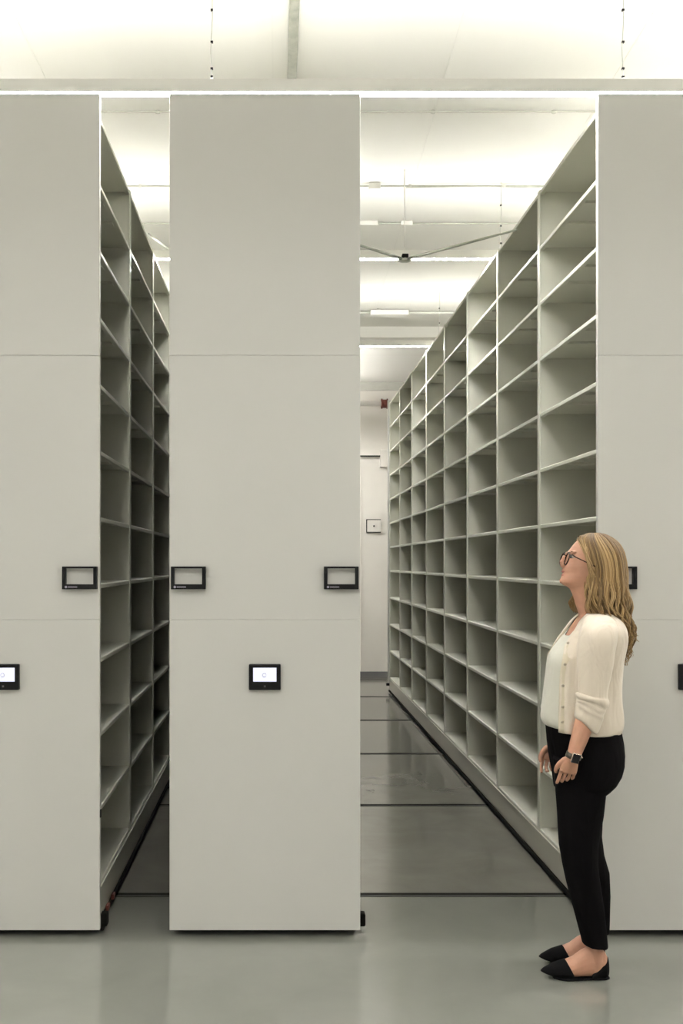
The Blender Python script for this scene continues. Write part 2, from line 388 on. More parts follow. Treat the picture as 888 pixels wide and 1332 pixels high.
# strut near the middle
bm = bmesh.new(); box(bm, .057, .103, 3.4, 11.4, ZC-.040, ZC-.002, .003); box(bm, .068, .092, 3.4, 11.4, ZC-.044, ZC-.038)
tag(link('ceiling_strut', bm, 'steel'), 'grey metal strut running along the ceiling above the middle unit', 'strut')
# V shaped brackets hanging under the ceiling
def vee(hub, ends, label):
    root = tag(empty('hanging_bracket', hub), label, 'bracket', 'V-shaped brackets under the ceiling')
    bm = bmesh.new(); ball(bm, hub+Vector((0, 0, -.004)), (.045, .035, .016), 14); link('hub', bm, 'steel', root, True)
    bm = bmesh.new(); box(bm, hub.x-.018, hub.x+.022, hub.y-.03, hub.y+.02, hub.z+.002, hub.z+.030, .004); link('hub_motor', bm, 'rubber', root)
    for e in ends:
        bm = bmesh.new(); q = (e-hub); tube(bm, [hub+q*.02, hub+q*.5, e], [.010, .009, .006], 8); link('arm', bm, 'steel', root, True)
    bm = bmesh.new(); tube(bm, [hub+Vector((0, 0, .02)), (hub.x, hub.y, ZC)], .004, 6); link('hanger', bm, 'white', root)
ZV = 3.50
vee(Cz(526, 337.5, ZV), [Cz(672, 299, ZV), Cz(440, 310, ZV)], 'thin grey V-shaped bracket with dark hub hanging over the wide aisle')
vee(Cz(262, 358, 3.70), [Cz(193, 304, 3.70), Cz(335, 310, 3.70)], 'thin grey V-shaped bracket seen over the narrow aisle, left of the middle unit')
# back wall fittings
yw = YF
def Wl(px, py): return P(px, py, yw)
root = tag(empty('sprinkler_pipe', Wl(480, 526)), 'white pipe with dark red coupling high on the back wall', 'pipe')
a = Wl(380, 526.5); b = Wl(499, 526.5); a.y = b.y = yw-.10
bm = bmesh.new(); tube(bm, [a, b], .030, 12); link('pipe', bm, 'white', root, True)
bm = bmesh.new(); c = Wl(499, 526.5); c.y = yw-.10
tube(bm, [c+Vector((-.035, 0, 0)), c+Vector((.035, 0, 0))], .058, 14); tube(bm, [c+Vector((-.045, 0, 0)), c+Vector((-.03, 0, 0))], .07, 14); tube(bm, [c+Vector((.03, 0, 0)), c+Vector((.045, 0, 0))], .07, 14)
tube(bm, [c, c+Vector((0, .10, 0))], .03, 10)
k = link('coupling', bm, 'red', root, True); k['label'] = 'dark red coupling'
root = tag(empty('door_closer', Wl(485, 593)), 'pale door closer with thin dark arm on the back wall', 'door closer')
bm = bmesh.new(); a = Wl(494, 590); box(bm, a.x, a.x+.10, yw-.07, yw, a.z-.19, a.z+.05, .008); link('closer_body', bm, 'wall', root)
bm = bmesh.new(); a = Wl(468, 593.5); b = Wl(495, 593.5); box(bm, a.x, b.x, yw-.05, yw-.03, a.z-.012, a.z+.008, .003); link('closer_arm', bm, 'darkgap', root)
root = tag(empty('wall_switch', Wl(485, 684)), 'square pale switch box with small knob on the back wall', 'switch')
a = Wl(476, 693); b = Wl(495, 675.5)
bm = bmesh.new(); box(bm, a.x, b.x, yw-.03, yw, a.z, b.z, .004); link('switch_frame', bm, 'darkgap', root)
bm = bmesh.new(); box(bm, a.x+.012, b.x+.006, yw-.036, yw-.005, a.z+.012, b.z-.012, .004); pl = link('switch_plate', bm, 'wall', root)
bm = bmesh.new(); ball(bm, ((a.x+b.x)/2+.005, yw-.042, (a.z+b.z)/2), (.012, .014, .012), 12); link('knob', bm, 'darkgap', pl)
root = tag(empty('hinge_fitting', Wl(466, 652)), 'small pale hinge plate on the back wall beside the middle unit', 'hinge')
bm = bmesh.new(); a = Wl(467, 658); box(bm, a.x, a.x+.03, yw-.02, yw, a.z, a.z+.13, .004); link('hinge_plate', bm, 'wall', root)

# ================================================================ the woman
DW = 4.21
SKIN = mat('skin', (.47, .245, .162), .5, noise=.06, nscale=30, bump=.03, bscale=300)
nt = SKIN.node_tree; SKIN.node_tree.nodes['Principled BSDF'].inputs['Subsurface Weight'].default_value = .08
SKIN.node_tree.nodes['Principled BSDF'].inputs['Subsurface Radius'].default_value = (.02, .008, .004)
M['lips'] = mat('lips', (.36, .12, .10), .45, noise=.05, nscale=60)
M['eye'] = mat('eye', (.38, .34, .30), .2, noise=.02); M['iris'] = mat('iris', (.06, .08, .08), .2, noise=.1)
M['blouse'] = mat('ivory_blouse', (.58, .565, .485), .75, noise=.02, nscale=12, bump=.12, bscale=90, sheen=.15)
M['cardigan'] = mat('cream_knit', (.65, .57, .47), .85, noise=.02, nscale=14, bump=.15, bscale=700, sheen=.2)
M['placket'] = mat('cream_placket', (.58, .51, .375), .85, noise=.02, nscale=14, bump=.15, bscale=700, sheen=.2)
M['trousers'] = mat('black_cloth', (.0035, .003, .0034), .95, noise=.1, bump=.06, bscale=500, spec=.06)
M['shoe'] = mat('black_suede', (.005, .005, .0055), .9, noise=.1, bump=.08, bscale=500, spec=.1)
M['glasses'] = mat('tortoise_frame', (.035, .012, .006), .25, noise=.5, nscale=120)
M['strap'] = mat('olive_strap', (.06, .05, .035), .6, noise=.1); M['watch'] = mat('watch_case', (.75, .62, .52), .25, metal=.9, noise=.02)
M['glass'] = mat('watch_glass', (.008, .008, .01), .1, noise=.02); M['button'] = mat('button', (.42, .37, .29), .35, noise=.05)

person = tag(empty('person', (P(760, 1262, DW).x, DW, 0)), 'blonde woman in cream cardigan and black trousers looking up at the empty shelves', 'person')

def ell(px0, px1, py, hw, yc=0.0, d=DW, n=28, e=2.0, t0=0.0, t1=None, ridge=None, tilt=0.0):
    """horizontal ring: front px0, back px1 at row py (measured in the plane at depth d), half width hw in m, centred yc in depth from d.
       angle 0 = front (-x), PI/2 = near side (-y)"""
    z = EYE-(py-VY)*d/F; xa = (px0-VX)*d/F; xb = (px1-VX)*d/F; c = (xa+xb)/2; a = (xb-xa)/2
    full = t1 is None; pts = []
    m = n if full else n-1
    for k in range(n):
        t = (2*PI*k/n) if full else t0+(t1-t0)*k/m
        ct, st = math.cos(t), math.sin(t)
        ct = math.copysign(abs(ct)**(2/e), ct); st = math.copysign(abs(st)**(2/e), st)
        r = 1.0+(ridge(t, z) if ridge else 0)
        pts.append(Vector((c-a*ct*r, d+yc-hw*st*r, z+tilt*(-ct))))
    return pts
def wrinkles(m, scale, dist, strength=.6):
    nt = m.node_tree; b = nt.nodes['Principled BSDF']; old = b.inputs['Normal'].links[0].from_node
    tc = nt.nodes.new('ShaderNodeTexCoord'); mp = nt.nodes.new('ShaderNodeMapping'); mp.inputs['Rotation'].default_value = (0, .5, 0); mp.inputs['Scale'].default_value = (1, 1, .55)
    n = nt.nodes.new('ShaderNodeTexNoise'); n.inputs['Scale'].default_value = scale; n.inputs['Detail'].default_value = 2; n.inputs['Distortion'].default_value = 1.0
    nt.links.new(tc.outputs['Object'], mp.inputs[0]); nt.links.new(mp.outputs[0], n.inputs['Vector'])
    bp = nt.nodes.new('ShaderNodeBump'); bp.inputs['Strength'].default_value = strength; bp.inputs['Distance'].default_value = dist
    nt.links.new(n.outputs['Fac'], bp.inputs['Height']); nt.links.new(bp.outputs[0], old.inputs['Normal'])
wrinkles(M['cardigan'], 13, .022, .6); wrinkles(M['blouse'], 12, .012); wrinkles(M['trousers'], 9, .02)
def interp(tab, y):
    for a, b in zip(tab, tab[1:]):
        if a[0] <= y <= b[0]:
            f = (y-a[0])/(b[0]-a[0]); return [u+(v-u)*f for u, v in zip(a, b)]
    return list(tab[0] if y < tab[0][0] else tab[-1])
def remesh(o, v, sm=3):
    m = o.modifiers.new('union', 'REMESH'); m.mode = 'VOXEL'; m.voxel_size = v; m.use_smooth_shade = True
    if sm:
        s = o.modifiers.new('soften', 'SMOOTH'); s.iterations = sm; s.factor = .5

# ---- body (head, neck, trunk, arms, hands, legs, feet in one surface)
bm = bmesh.new()
HEAD = [(696.5, 764, 784, .028), (699, 757, 788, .038), (702.5, 751.5, 792, .048), (706.5, 747.3, 795, .056), (712, 743, 798, .063), (717, 739.6, 800, .068),
        (720, 738.2, 801, .070), (725, 737.0, 802, .072), (731, 734.8, 802, .072), (737, 732.2, 801, .071), (742, 731.2, 799, .067), (745.4, 731.8, 797, .0645), (749.5, 730.3, 794, .061),
        (754, 728.4, 791, .056), (757.5, 728.6, 788, .052), (760.5, 731.5, 786, .048), (763.5, 738, 785, .047), (767, 741.8, 784, .049), (772, 744.2, 784, .050), (785, 748.5, 787, .052), (797, 752.5, 791, .057), (803, 754, 795, .075)]
loft(bm, [ell(a, b, y, h, n=40, e=2.06) for y, a, b, h in HEAD])
# nose
tube(bm, [P(738.5, 718.5, DW), P(736.0, 723.5, DW), P(733.2, 727.5, DW), P(730.9, 731.0, DW), P(731.6, 735.6, DW), P(735, 738, DW)],
     [(.006, .007), (.009, .008), (.010, .010), (.0095, .0125), (.009, .016), (.008, .014)], 12)
for s in (-1, 1):
    ball(bm, P(733.6, 734.5, DW)+Vector((0, s*.012, 0)), (.010, .008, .008), 12)     # nostril wings
    ball(bm, P(741.8, 718.5, DW)+Vector((0, s*.028, 0))+Vector((.005, 0, 0)), (.009, .020, .007), 12)     # brow ridge
    ball(bm, P(774, 731, DW)+Vector((0, s*.069, 0)), (.015, .008, .028), 12)         # ears under the hair
ball(bm, P(732.5, 755.6, DW), (.015, .020, .013), 14)
ball(bm, P(733.2, 741.8, DW), (.008, .018, .006), 12); ball(bm, P(733.0, 749.2, DW), (.009, .016, .006), 12)
# trunk
TR = [(797, 755, 788, .060), (805, 751, 794, .085), (814, 745.3, 797, .115), (826, 738.5, 798, .135), (845, 726.5, 798, .138), (865, 722, 798, .130), (890, 722, 795, .125), (915, 722, 794, .12), (935, 720, 795, .13),
      (960, 722, 798, .15), (985, 726, 799, .16), (1005, 730, 794, .155), (1022, 735, 785, .14)]
loft(bm, [ell(a, b, y, h, n=32, e=2.2) for y, a, b, h in TR])
LEGN = [(1000, 728, 797, .075), (1030, 730, 782, .068), (1060, 732, 776, .062), (1100, 736, 771, .052), (1120, 739, 769, .048), (1148, 745, 773, .046), (1180, 753, 778, .036), (1212, 762, 782, .028), (1236, 763.5, 784, .027), (1248, 762, 787, .030), (1262, 760, 789, .029)]
DN, DF = 4.135, 4.285
loft(bm, [ell(a, b, y, h, d=DN, n=24) for y, a, b, h in LEGN])
def toF(px, py, dx=0): return P(px, py, DN)+Vector((dx, DF-DN, 0))
def farsh(y):
    return interp([(985, .040), (1060, .044), (1106, .060), (1148, .080), (1180, .070), (1212, .057), (1240, .046), (1262, .040)], y)[1]
rings = []
for y, a, b, h in LEGN:
    sh = farsh(y)
    rings.append([p+Vector((sh, DF-DN, 0)) for p in ell(a, b, y, h, d=DN, n=24)])
loft(bm, rings)
# feet: rings along the length, toe to heel (near foot pixels measured at DN), offset for the far foot
def foot_rings(off, grow=0.0, k0=0, k1=99, top=None, n=20):
    FT = [(706, 1259.5, 1264, .008), (711, 1257, 1266, .017), (720, 1252.5, 1268.5, .029), (732, 1248, 1270, .038), (744, 1243, 1270.5, .040), (756, 1234, 1270.5, .037), (768, 1228, 1270.5, .033), (778, 1230, 1270.5, .031), (786, 1236, 1270, .028), (790.3, 1245, 1268, .018)]
    rr = []
    for i, (px, t, b, h) in enumerate(FT[k0:k1]):
        if top: t = max(t, top[i+k0])
        c = P(px, (t+b)/2, DN); rz = (b-t)/2*DN/F+grow; rb = rz
        ring = []
        for k in range(n):
            u = 2*PI*k/n; s, cc = math.sin(u), math.cos(u)
            yy = (h+grow)*math.copysign(abs(cc)**.8, cc); zz = rz*math.copysign(abs(s)**.75, s)
            if s > 0: yy *= 1-.35*s
            ring.append(c+off+Vector((0, -yy, zz)))
        rr.append(ring)
    return rr
OFFN = Vector((0, 0, 0)); OFFF = Vector((.030, DF-DN, 0))
for off in (OFFN, OFFF): loft(bm, foot_rings(off, -.0035))
# arms: near then far
def arm(near):
    s = 1 if near else -1
    if near:
        sh, mid, el, fo, wr = P(780, 826, 4.07), P(775, 860, 4.055), P(768.5, 912, 4.05), P(757.5, 948, 4.035), P(745.5, 984, 4.02)
    else:
        sh, mid, el, fo, wr = P(776, 826, 4.35), P(770, 858, 4.385), P(757, 912, 4.395), P(737, 940, 4.40), P(719, 968, 4.40)
    tube(bm, [sh+Vector((.02, s*.06, -.02)), sh+Vector((.01, s*.03, -.005)), sh, mid, el, el.lerp(fo, .5), fo, fo.lerp(wr, .55), wr],
         [.035, .04, .042, .040, .036, .037, (.035, .031), (.030, .026), (.0245, .020)], 18)
    return wr
wN = arm(True); wF = arm(False)
# near hand: back of the hand faces the camera, fingers hang and curl in toward the thigh
def hand(w, dirv, fwd, inw, sc=1.0):
    """w wrist, dirv hand direction, fwd thumb-side direction, inw direction the palm faces"""
    dirv = dirv.normalized(); fwd = (fwd-dirv*fwd.dot(dirv)).normalized(); inw = (inw-dirv*inw.dot(dirv)).normalized()
    def q(a, b, c): return w+dirv*a*sc+fwd*b*sc+inw*c*sc
    # palm
    rr = []
    for a, b, hw, th in ((-.012, 0, .025, .018), (.010, 0, .027, .0175), (.035, .001, .035, .0165), (.060, .001, .0395, .0150), (.078, .001, .0385, .0125)):
        rr.append([q(a, b+hw*math.cos(2*PI*k/20), th*math.sin(2*PI*k/20)) for k in range(20)])
    loft(bm, rr)
    for i, (b, L) in enumerate(((.0315, .074), (.0108, .080), (-.0100, .073), (-.0300, .058))):
        r = .0084-.0005*i
        a0 = .076-.002*abs(i-1)
        curl = (.35, .80, .95, 1.05)[i]
        pts = [q(a0-.028, b*.93, 0)]
        ang = .22*curl; a, c = a0, 0.001
        pts.append(q(a, b, c))
        for seg, da in ((.46, .75*curl), (.30, 1.15*curl), (.24, .7*curl)):
            h = L*seg
            a += math.cos(ang)*h*.5; c += math.sin(ang)*h*.5; pts.append(q(a, b, c))
            a += math.cos(ang)*h*.5; c += math.sin(ang)*h*.5; pts.append(q(a, b, c)); ang += da
        rs = [r*1.05, r*1.12, r*.98, r*1.0, r*.9, r*.9, r*.82, r*.62]
        tube(bm, pts, [x*sc for x in rs], 12, up=fwd)
        ball(bm, q(a0-.002, b, -.005), r*.95*sc, 12)
    # thumb leaves the side of the palm near its base
    tube(bm, [q(.012, .016, .006), q(.030, .034, .012), q(.052, .048, .018), q(.070, .053, .022), q(.086, .052, .026), q(.097, .048, .028)],
         [x*sc for x in (.013, .0135, .0115, .0105, .0095, .0065)], 12, up=inw)
hand(wN, P(735, 1016, 4.04)-wN, Vector((-1, 0, -.45)), Vector((.15, 1, 0)), .86)
hand(wF, P(713.5, 992, 4.39)-wF, Vector((-1, 0, -.2)), Vector((.15, -1, 0)), .86)
body = link('body', bm, SKIN, person, True); remesh(body, .0023, 1)

# face details
for s in (-1, 1):
    bm = bmesh.new(); c = P(742.6, 724.3, DW)+Vector((0, s*.031, 0)); c.x += .002; ball(bm, c, (.0145, .012, .0085), 18); e = link('eye', bm, 'eye', person, True)
    bm = bmesh.new(); ball(bm, c+Vector((-.0125, s*.002, .001)), (.0065, .0075, .0072), 12); link('iris', bm, 'iris', e, True)
    bm = bmesh.new()
    tube(bm, [c+Vector((-.009, -s*.014, .017)), c+Vector((-.009, s*.0, .021)), c+Vector((.004, s*.020, .018))], [.0012, .0016, .0008], 8, up=Vector((0, 0, 1))); link('eyebrow', bm, mat('brow', (.16, .09, .045), .8, noise=.1), person, True)
bm = bmesh.new()
for py, dx, r in ((743.6, -.0005, .0042), (748.0, .0000, .0048)):
    pts = []
    rr = []
    for k in range(9):
        t = -1+2*k/8; c = P(731.6, py, DW)+Vector((dx+.011*t*t, t*.023, (745.6-py)*.0022*t*t))
        pts.append(c); rr.append(max(.0012, r*(1-t*t*.75)))
    tube(bm, pts, rr, 8, up=Vector((0, 0, 1)))
link('lips', bm, 'lips', person, True)

# glasses
gl = link('glasses', (lambda b: (
    [tube(b, [P(735.6, 726.8, DW)+Vector((-.004, s*.033, 0))+Vector((-math.sin(t)*-.0075, math.cos(t)*.025, math.sin(t)*.024)) for t in [2*PI*k/20 for k in range(21)]], .0029, 8, up=Vector((1, 0, 0))) for s in (-1, 1)],
    tube(b, [P(737.5, 724, DW)+Vector((-.006, -.009, .002)), P(737.0, 722, DW)+Vector((-.010, 0, .004)), P(737.5, 724, DW)+Vector((-.006, .009, .002))], .002, 8, up=Vector((0, 0, 1))),
    [tube(b, [P(738.6, 721.5, DW)+Vector((0, s*.058, 0)), P(741, 724.5, DW)+Vector((0, s*.072, 0)), P(750, 729, DW)+Vector((0, s*.0785, 0)), P(762, 735, DW)+Vector((0, s*.082, 0)), P(772, 739, DW)+Vector((0, s*.082, 0))], [.0032, .0026, .002, .002, .002], 8) for s in (-1, 1)],
    b)[-1])(bmesh.new()), 'glasses', person, True)

# ---- trousers
bm = bmesh.new()
TP_ = [(936, 710.5, 801.5, .150), (950, 712, 804.5, .158), (965, 713.5, 807, .168), (980, 715.5, 808, .175), (993, 718, 807, .178), (1005, 720.5, 803.5, .177), (1016, 722, 797, .172), (1026, 723, 788, .150)]
loft(bm, [ell(a, b, y, h, n=36, e=2.3) for y, a, b, h in TP_])
TL = [(985, 719.5, 805.5, .086), (1008, 721.5, 801.5, .088), (1030, 723.2, 787, .086), (1060, 725, 783.6, .080), (1100, 727.5, 777, .073), (1125, 732, 776.5, .070), (1148, 737, 779.5, .067), (1180, 745.5, 784.5, .062), (1210, 753, 787.8, .060), (1229, 758, 789.6, .060)]
def crease(t, z): return .012*math.sin(7*t+z*40)*(.5+.5*math.sin(z*23))
loft(bm, [ell(a, b, y, h, d=DN, n=32, e=2.2, ridge=crease, tilt=-.004 if y > 1200 else 0) for y, a, b, h in TL])
rings = []
for y, a, b, h in TL:
    sh = farsh(y)
    rings.append([p+Vector((sh, DF-DN, 0)) for p in ell(a, b, y, h, d=DN, n=32, e=2.2, ridge=crease)])
loft(bm, rings)
tr = link('trousers', bm, 'trousers', person, True); remesh(tr, .004, 2)

# ---- shoes: toe cap, heel cup and sole of a pointed flat
for off in (OFFN, OFFF):
    bm = bmesh.new()
    r = foot_rings(off, .0025, 0, 4)
    zt = max(p.z for p in r[-1]); zb = min(p.z for p in r[-1])
    for p in r[-1]: p.x += (2.5+12*(1-(p.z-zb)/(zt-zb)))*DN/F
    loft(bm, r)
    lead = P(701.5, 1262.5, DN)+off
    tip = [lead+(q-lead)*.25 for q in r[0]]
    bm2 = [tip, r[0]]; loft(bm, bm2)
    # heel cup
    tops = [0]*6+[1265, 1253, 1245.5, 1245]
    loft(bm, foot_rings(off, .003, 6, 10, top=tops))
    hp = [P(787.5, 1248, DN)+off, P(788.6, 1242, DN)+off, P(787.0, 1236.5, DN)+off]
    # sole
    rr = []
    for px, h, lift in ((718, .020, .004), (724, .030, .0015), (734, .040, 0), (748, .038, 0), (760, .032, 0), (776, .031, 0), (786, .028, 0), (791.6, .014, .001)):
        x = (px-VX)*DN/F+off.x
        rr.append([Vector((x, DN+off.y-h, .0005+lift)), Vector((x, DN+off.y+h, .0005+lift)), Vector((x, DN+off.y+h, .0065+lift)), Vector((x, DN+off.y-h, .0065+lift))])
    loft(bm, rr)
    so = link('shoe', bm, 'shoe', person, True); remesh(so, .0022, 2)

# ---- blouse (closed loft, V neck left open by starting low in front)
bm = bmesh.new()
BL = [(802, 754.5, 792, .066), (810, 748, 796, .105), (818, 742.3, 799, .135), (825.5, 736.5, 801, .150), (834, 729, 802, .158), (844, 720.8, 802, .160), (853, 715, 802, .160), (861, 713.2, 801, .158), (875, 711.8, 799, .152), (890, 709.8, 798, .148),
      (905, 707.8, 798, .148), (920, 705.6, 799, .150), (932, 704.1, 800, .154), (938, 705.2, 800, .154), (942.5, 709, 799, .150), (945, 713, 798, .146)]
def drape(t, z):
    f = max(0, min(1, (1.35-z)/.3)); return .010*f*math.sin(9*t+3*math.sin(z*9))
N = 60
rings = []
for y, a, b, h in BL: rings.append(ell(a, b, y, h, n=N, e=2.25, ridge=drape))
# lower the neckline at the front: V
vr = []
for i, r in enumerate(rings):
    y = BL[i][0]; vr.append([bm.verts.new(p) for p in r])
for i in range(len(rings)-1):
    for k in range(N):
        j = (k+1) % N; t = 2*PI*(k+.5)/N; t = min(t, 2*PI-t)
        y = BL[i+1][0]
        if y < 832 and t < (832-y)/32*1.05: continue          # the V opening
        bm.faces.new((vr[i][k], vr[i][j], vr[i+1][j], vr[i+1][k]))
for v in [v for v in bm.verts if not v.link_faces]: bm.verts.remove(v)
bl = link('blouse', bm, 'blouse', person, True)
so = bl.modifiers.new('cloth', 'SOLIDIFY'); so.thickness = .003; so.offset = -1
ss = bl.modifiers.new('sub', 'SUBSURF'); ss.levels = ss.render_levels = 1

# ---- cardigan body: open at the front
CD = [(797.5, 757, 794, .078, 765), (803, 752, 800, .112, 761), (809, 747, 804, .145, 755), (816, 743, 807.5, .168, 750), (826, 735.5, 810, .176, 744), (838, 725.5, 809.5, .174, 738), (853, 713.5, 806.5, .170, 733.5), (870, 711, 804.5, .165, 730.2), (890, 709, 803.5, .161, 729), (910, 706, 804, .161, 728.4),
      (925, 704.5, 805.8, .164, 728), (936, 704, 806.5, .166, 727.8), (944, 704, 805, .165, 727.8), (950.5, 704, 802, .162, 727.8)]
bm = bmesh.new(); rings = []
TE = [0]
def folds(t, z):
    f = max(0, min(1, (1.52-z)/.35)); t2 = min(t, 2*PI-t)-TE[0]
    return f*(.045*math.exp(-((t2-.25)/.08)**2)-.03*math.exp(-((t2-.40)/.06)**2)+.03*math.exp(-((t2-.53)/.06)**2)-.03*math.exp(-((t2-.66)/.06)**2)+.018*math.sin(9*t2+z*5)*math.exp(-((t2-1.7)/.7)**2))
for y, a, b, h, ed in CD:
    c, hh = (a+b)/2, (b-a)/2; e_m = ed
    for it in range(4):
        ca = max(-1, min(.96, (c-e_m)/hh)); te = math.acos(ca**(2.25/2) if ca > 0 else ca)
        e_m = VX+(ed-VX)*(DW-h*math.sin(te)**(2/2.25))/DW
    TE[0] = te
    R_ = ell(a, b, y, h, n=110, e=2.25, t0=te, t1=2*PI-te, ridge=folds)
    if y > 930:
        for p in R_: p.z += .012*(1-min(1, abs(p.x-R_[0].x)/.12))
    rings.append(R_)
loft(bm, rings, cap=False, closed=False)
cd = link('cardigan', bm, 'cardigan', person, True)
so = cd.modifiers.new('cloth', 'SOLIDIFY'); so.thickness = .005; so.offset = 1
ss = cd.modifiers.new('sub', 'SUBSURF'); ss.levels = ss.render_levels = 1
# placket bands along both front edges, with buttons on the near one
for side in (0, -1):
    bm = bmesh.new()
    pr = [r[side] for r in rings]; s = 1 if side == 0 else -1
    rr = []
    for i, p in enumerate(pr):
        nx = rings[i][3 if side == 0 else -4]; dv = (nx-p).normalized()
        nrm = Vector((-.5, -s*.85, 0))
        e = .004; w = .034
        rr.append([p-dv*.004+nrm*e, p+dv*w*.5+nrm*(e+.003), p+dv*w+nrm*e, p+dv*w-nrm*.002, p-dv*.004-nrm*.002])
    loft(bm, rr)
    pk = link('placket', bm, 'placket', cd, True)
    if side == 0:
        for py in (834, 860, 887, 913.5, 936):
            ys = [r[0] for r in CD]; i = max(k for k in range(len(ys)) if ys[k] <= py); f = (py-ys[i])/(ys[i+1]-ys[i]) if i+1 < len(ys) else 0
            p = pr[i].lerp(pr[i+1], f); nx = rings[i][3]; dv = (nx-pr[i]).normalized()
            bm = bmesh.new(); ball(bm, p+dv*.016+Vector((-.006, -.009, 0)), (.0060, .0035, .0050), 12)
            link('button', bm, 'button', pk, True)
# sleeves
def sleeve(near):
    bm = bmesh.new()
    d = 4.045 if near else 4.375; sg = 1 if near else -1
    o = Vector((0, 0, 0)) if near else Vector((-.0, 0, 0))
    rows = [  # centre px, py, width px (in plane), lateral radius m, depth offset to the body
        (785, 800, 22, .030, .075), (783.5, 804, 35, .046, .050), (781.5, 811, 44, .057, .025), (779.5, 823, 50.5, .063, .008), (776.5, 836, 51, .064, 0), (775, 850, 49, .063, 0), (774, 864, 46, .061, -.002), (772.2, 878, 42.5, .058, -.004), (770.6, 892, 39.5, .056, -.006), (769.6, 903, 38.5, .055, -.008)]
    if not near: rows = [(a-(b-800)*.10, b, c*.94, r, q) for a, b, c, r, q in rows]
    rr = []
    n = 32
    for i, (px, py, w, r, q) in enumerate(rows):
        c = P(px, py, d)+Vector((0, sg*q, 0)); a = w/2*d/F
        ring = []
        for k in range(n):
            t = 2*PI*k/n; wr = 1+(.035*math.sin(3*t+py*.35)+.035*math.sin(5*t-py*.5))*max(0, min(1, (py-835)/40))
            ring.append(c+Vector((-a*math.cos(t)*wr, -r*math.sin(t)*wr, -.010*math.cos(t)*(py-800)/100+(.0 if i else 0))))
        rr.append(ring)
    # cuff: rolled band and gathers
    cuff = [(770, 904.5, 37, .052), (769.6, 905.5, 42, .061), (769.2, 909, 43, .063), (768.6, 912.5, 42, .060), (768.2, 914.5, 35, .049), (767.4, 918, 39, .056), (766.4, 921.5, 33.5, .047), (765.6, 925.5, 37, .053), (764.6, 928.5, 32.5, .046), (763, 935, 33, .047), (761, 941, 30, .044), (759.6, 945, 27.5, .040)]
    if not near: cuff = [(a-(b-800)*.12-(b-904)*.3, b, c*.94, r) for a, b, c, r in cuff]
    for i, (px, py, w, r) in enumerate(cuff):
        c = P(px, py, d)+Vector((0, -sg*.008, 0)); a = w/2*d/F; ring = []
        tl = -.012-.022*i/10
        for k in range(n):
            t = 2*PI*k/n; wr = 1+.018*math.sin(4*t+py*.8)
            ring.append(c+Vector((-a*math.cos(t)*wr, -r*math.sin(t)*wr, tl*-math.cos(t)+.003*math.sin(3*t+i))))
        rr.append(ring)
    loft(bm, rr, cap=True)
    return bm
for near in (True, False):
    sl = link('sleeve', sleeve(near), 'cardigan', cd, True)
    ss = sl.modifiers.new('sub', 'SUBSURF'); ss.levels = ss.render_levels = 1

# ---- wristwatch on the near wrist
wv = (P(735, 1016, 4.04)-wN).normalized()
wc = wN+wv*(-.004)
fw = Vector((-1, 0, 0)); fw = (fw-wv*fw.dot(wv)).normalized(); ou = wv.cross(fw)
if ou.y > 0: ou = -ou
R3 = Matrix((fw, wv, ou)).transposed()
wt = link('watch_strap', (lambda b: (loft(b, [[wc+fw*(.0285+g_)*math.cos(2*PI*k/28)+ou*(.0235+g_)*math.sin(2*PI*k/28)+wv*a for k in range(28)] for g_, a in ((-.004, -.010), (.001, -.010), (.001, .010), (-.004, .010), (-.004, -.010))], cap=False), b)[1])(bmesh.new()), 'strap', person, True)
def obox(bm, c, sx, sy, sz, bev):
    n0 = len(bm.verts); box(bm, -sx, sx, -sy, sy, -sz, sz, bev)
    bm.verts.ensure_lookup_table()
    for v in bm.verts[n0:]: v.co = c+R3 @ v.co
bm = bmesh.new(); obox(bm, wc+ou*.0265+fw*.0, .0160, .0190, .0050, .003); wb = link('watch_case', bm, 'watch', wt, True)
bm = bmesh.new(); obox(bm, wc+ou*.0318, .0140, .0170, .0010, .0007); link('watch_glass', bm, 'glass', wt)
bm = bmesh.new(); ball(bm, wc-fw*.030+ou*.004, (.004, .004, .004), 10); link('buckle', bm, 'watch', wt, True)

# ---- hair: inner mass and many wavy strands grouped in locks
HS = [(693.2, 765, 779, .012), (694.5, 760, 785, .026), (697, 754.5, 791, .042), (701, 750, 797, .056), (706, 747.8, 802.5, .069), (712, 749.5, 806.5, .079), (720, 753, 809.5, .086), (730, 756.5, 811.5, .091), (742, 758, 812.8, .094), (756, 757.5, 814, .097), (772, 756, 815.5, .101), (786, 756, 817, .104), (798, 757, 818, .103)]
HL = [(798, 757, 818, .103), (810, 778, 820, .100), (824, 792, 821.5, .082), (838, 799, 819, .060), (850, 803, 816, .040), (864, 806.5, 812, .018), (880, 808, 811, .01)]
def hair_pt(t, rho, py):
    tab = HS if py <= 798 else HL
    y, a, b, h = interp(tab, py)
    c = (a+b)/2; k = (b-a)/2
    px = c-k*math.cos(t)*rho
    if math.sin(t) < 0 and math.cos(t) > -.2 and py > 748:         # far side falls forward of the neck
        px -= min(1, (py-748)/35)*15*(.2+math.cos(t))/1.2
    px -= 10*max(0, math.sin(t))*max(0, math.cos(t))*min(1, max(0, (py-706)/20))
    p = P(px, py, DW); sn = math.sin(t); p.y = DW-h*math.copysign(abs(sn)**.72, sn)*rho
    return p
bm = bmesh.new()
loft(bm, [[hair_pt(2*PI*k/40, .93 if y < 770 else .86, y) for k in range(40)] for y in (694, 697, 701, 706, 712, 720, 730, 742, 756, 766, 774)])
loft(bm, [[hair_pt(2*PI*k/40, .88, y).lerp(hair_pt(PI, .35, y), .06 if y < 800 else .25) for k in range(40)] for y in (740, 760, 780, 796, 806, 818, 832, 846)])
M['hair_in'] = mat('hair_inner', (.17, .105, .045), .6, noise=.3, nscale=60)
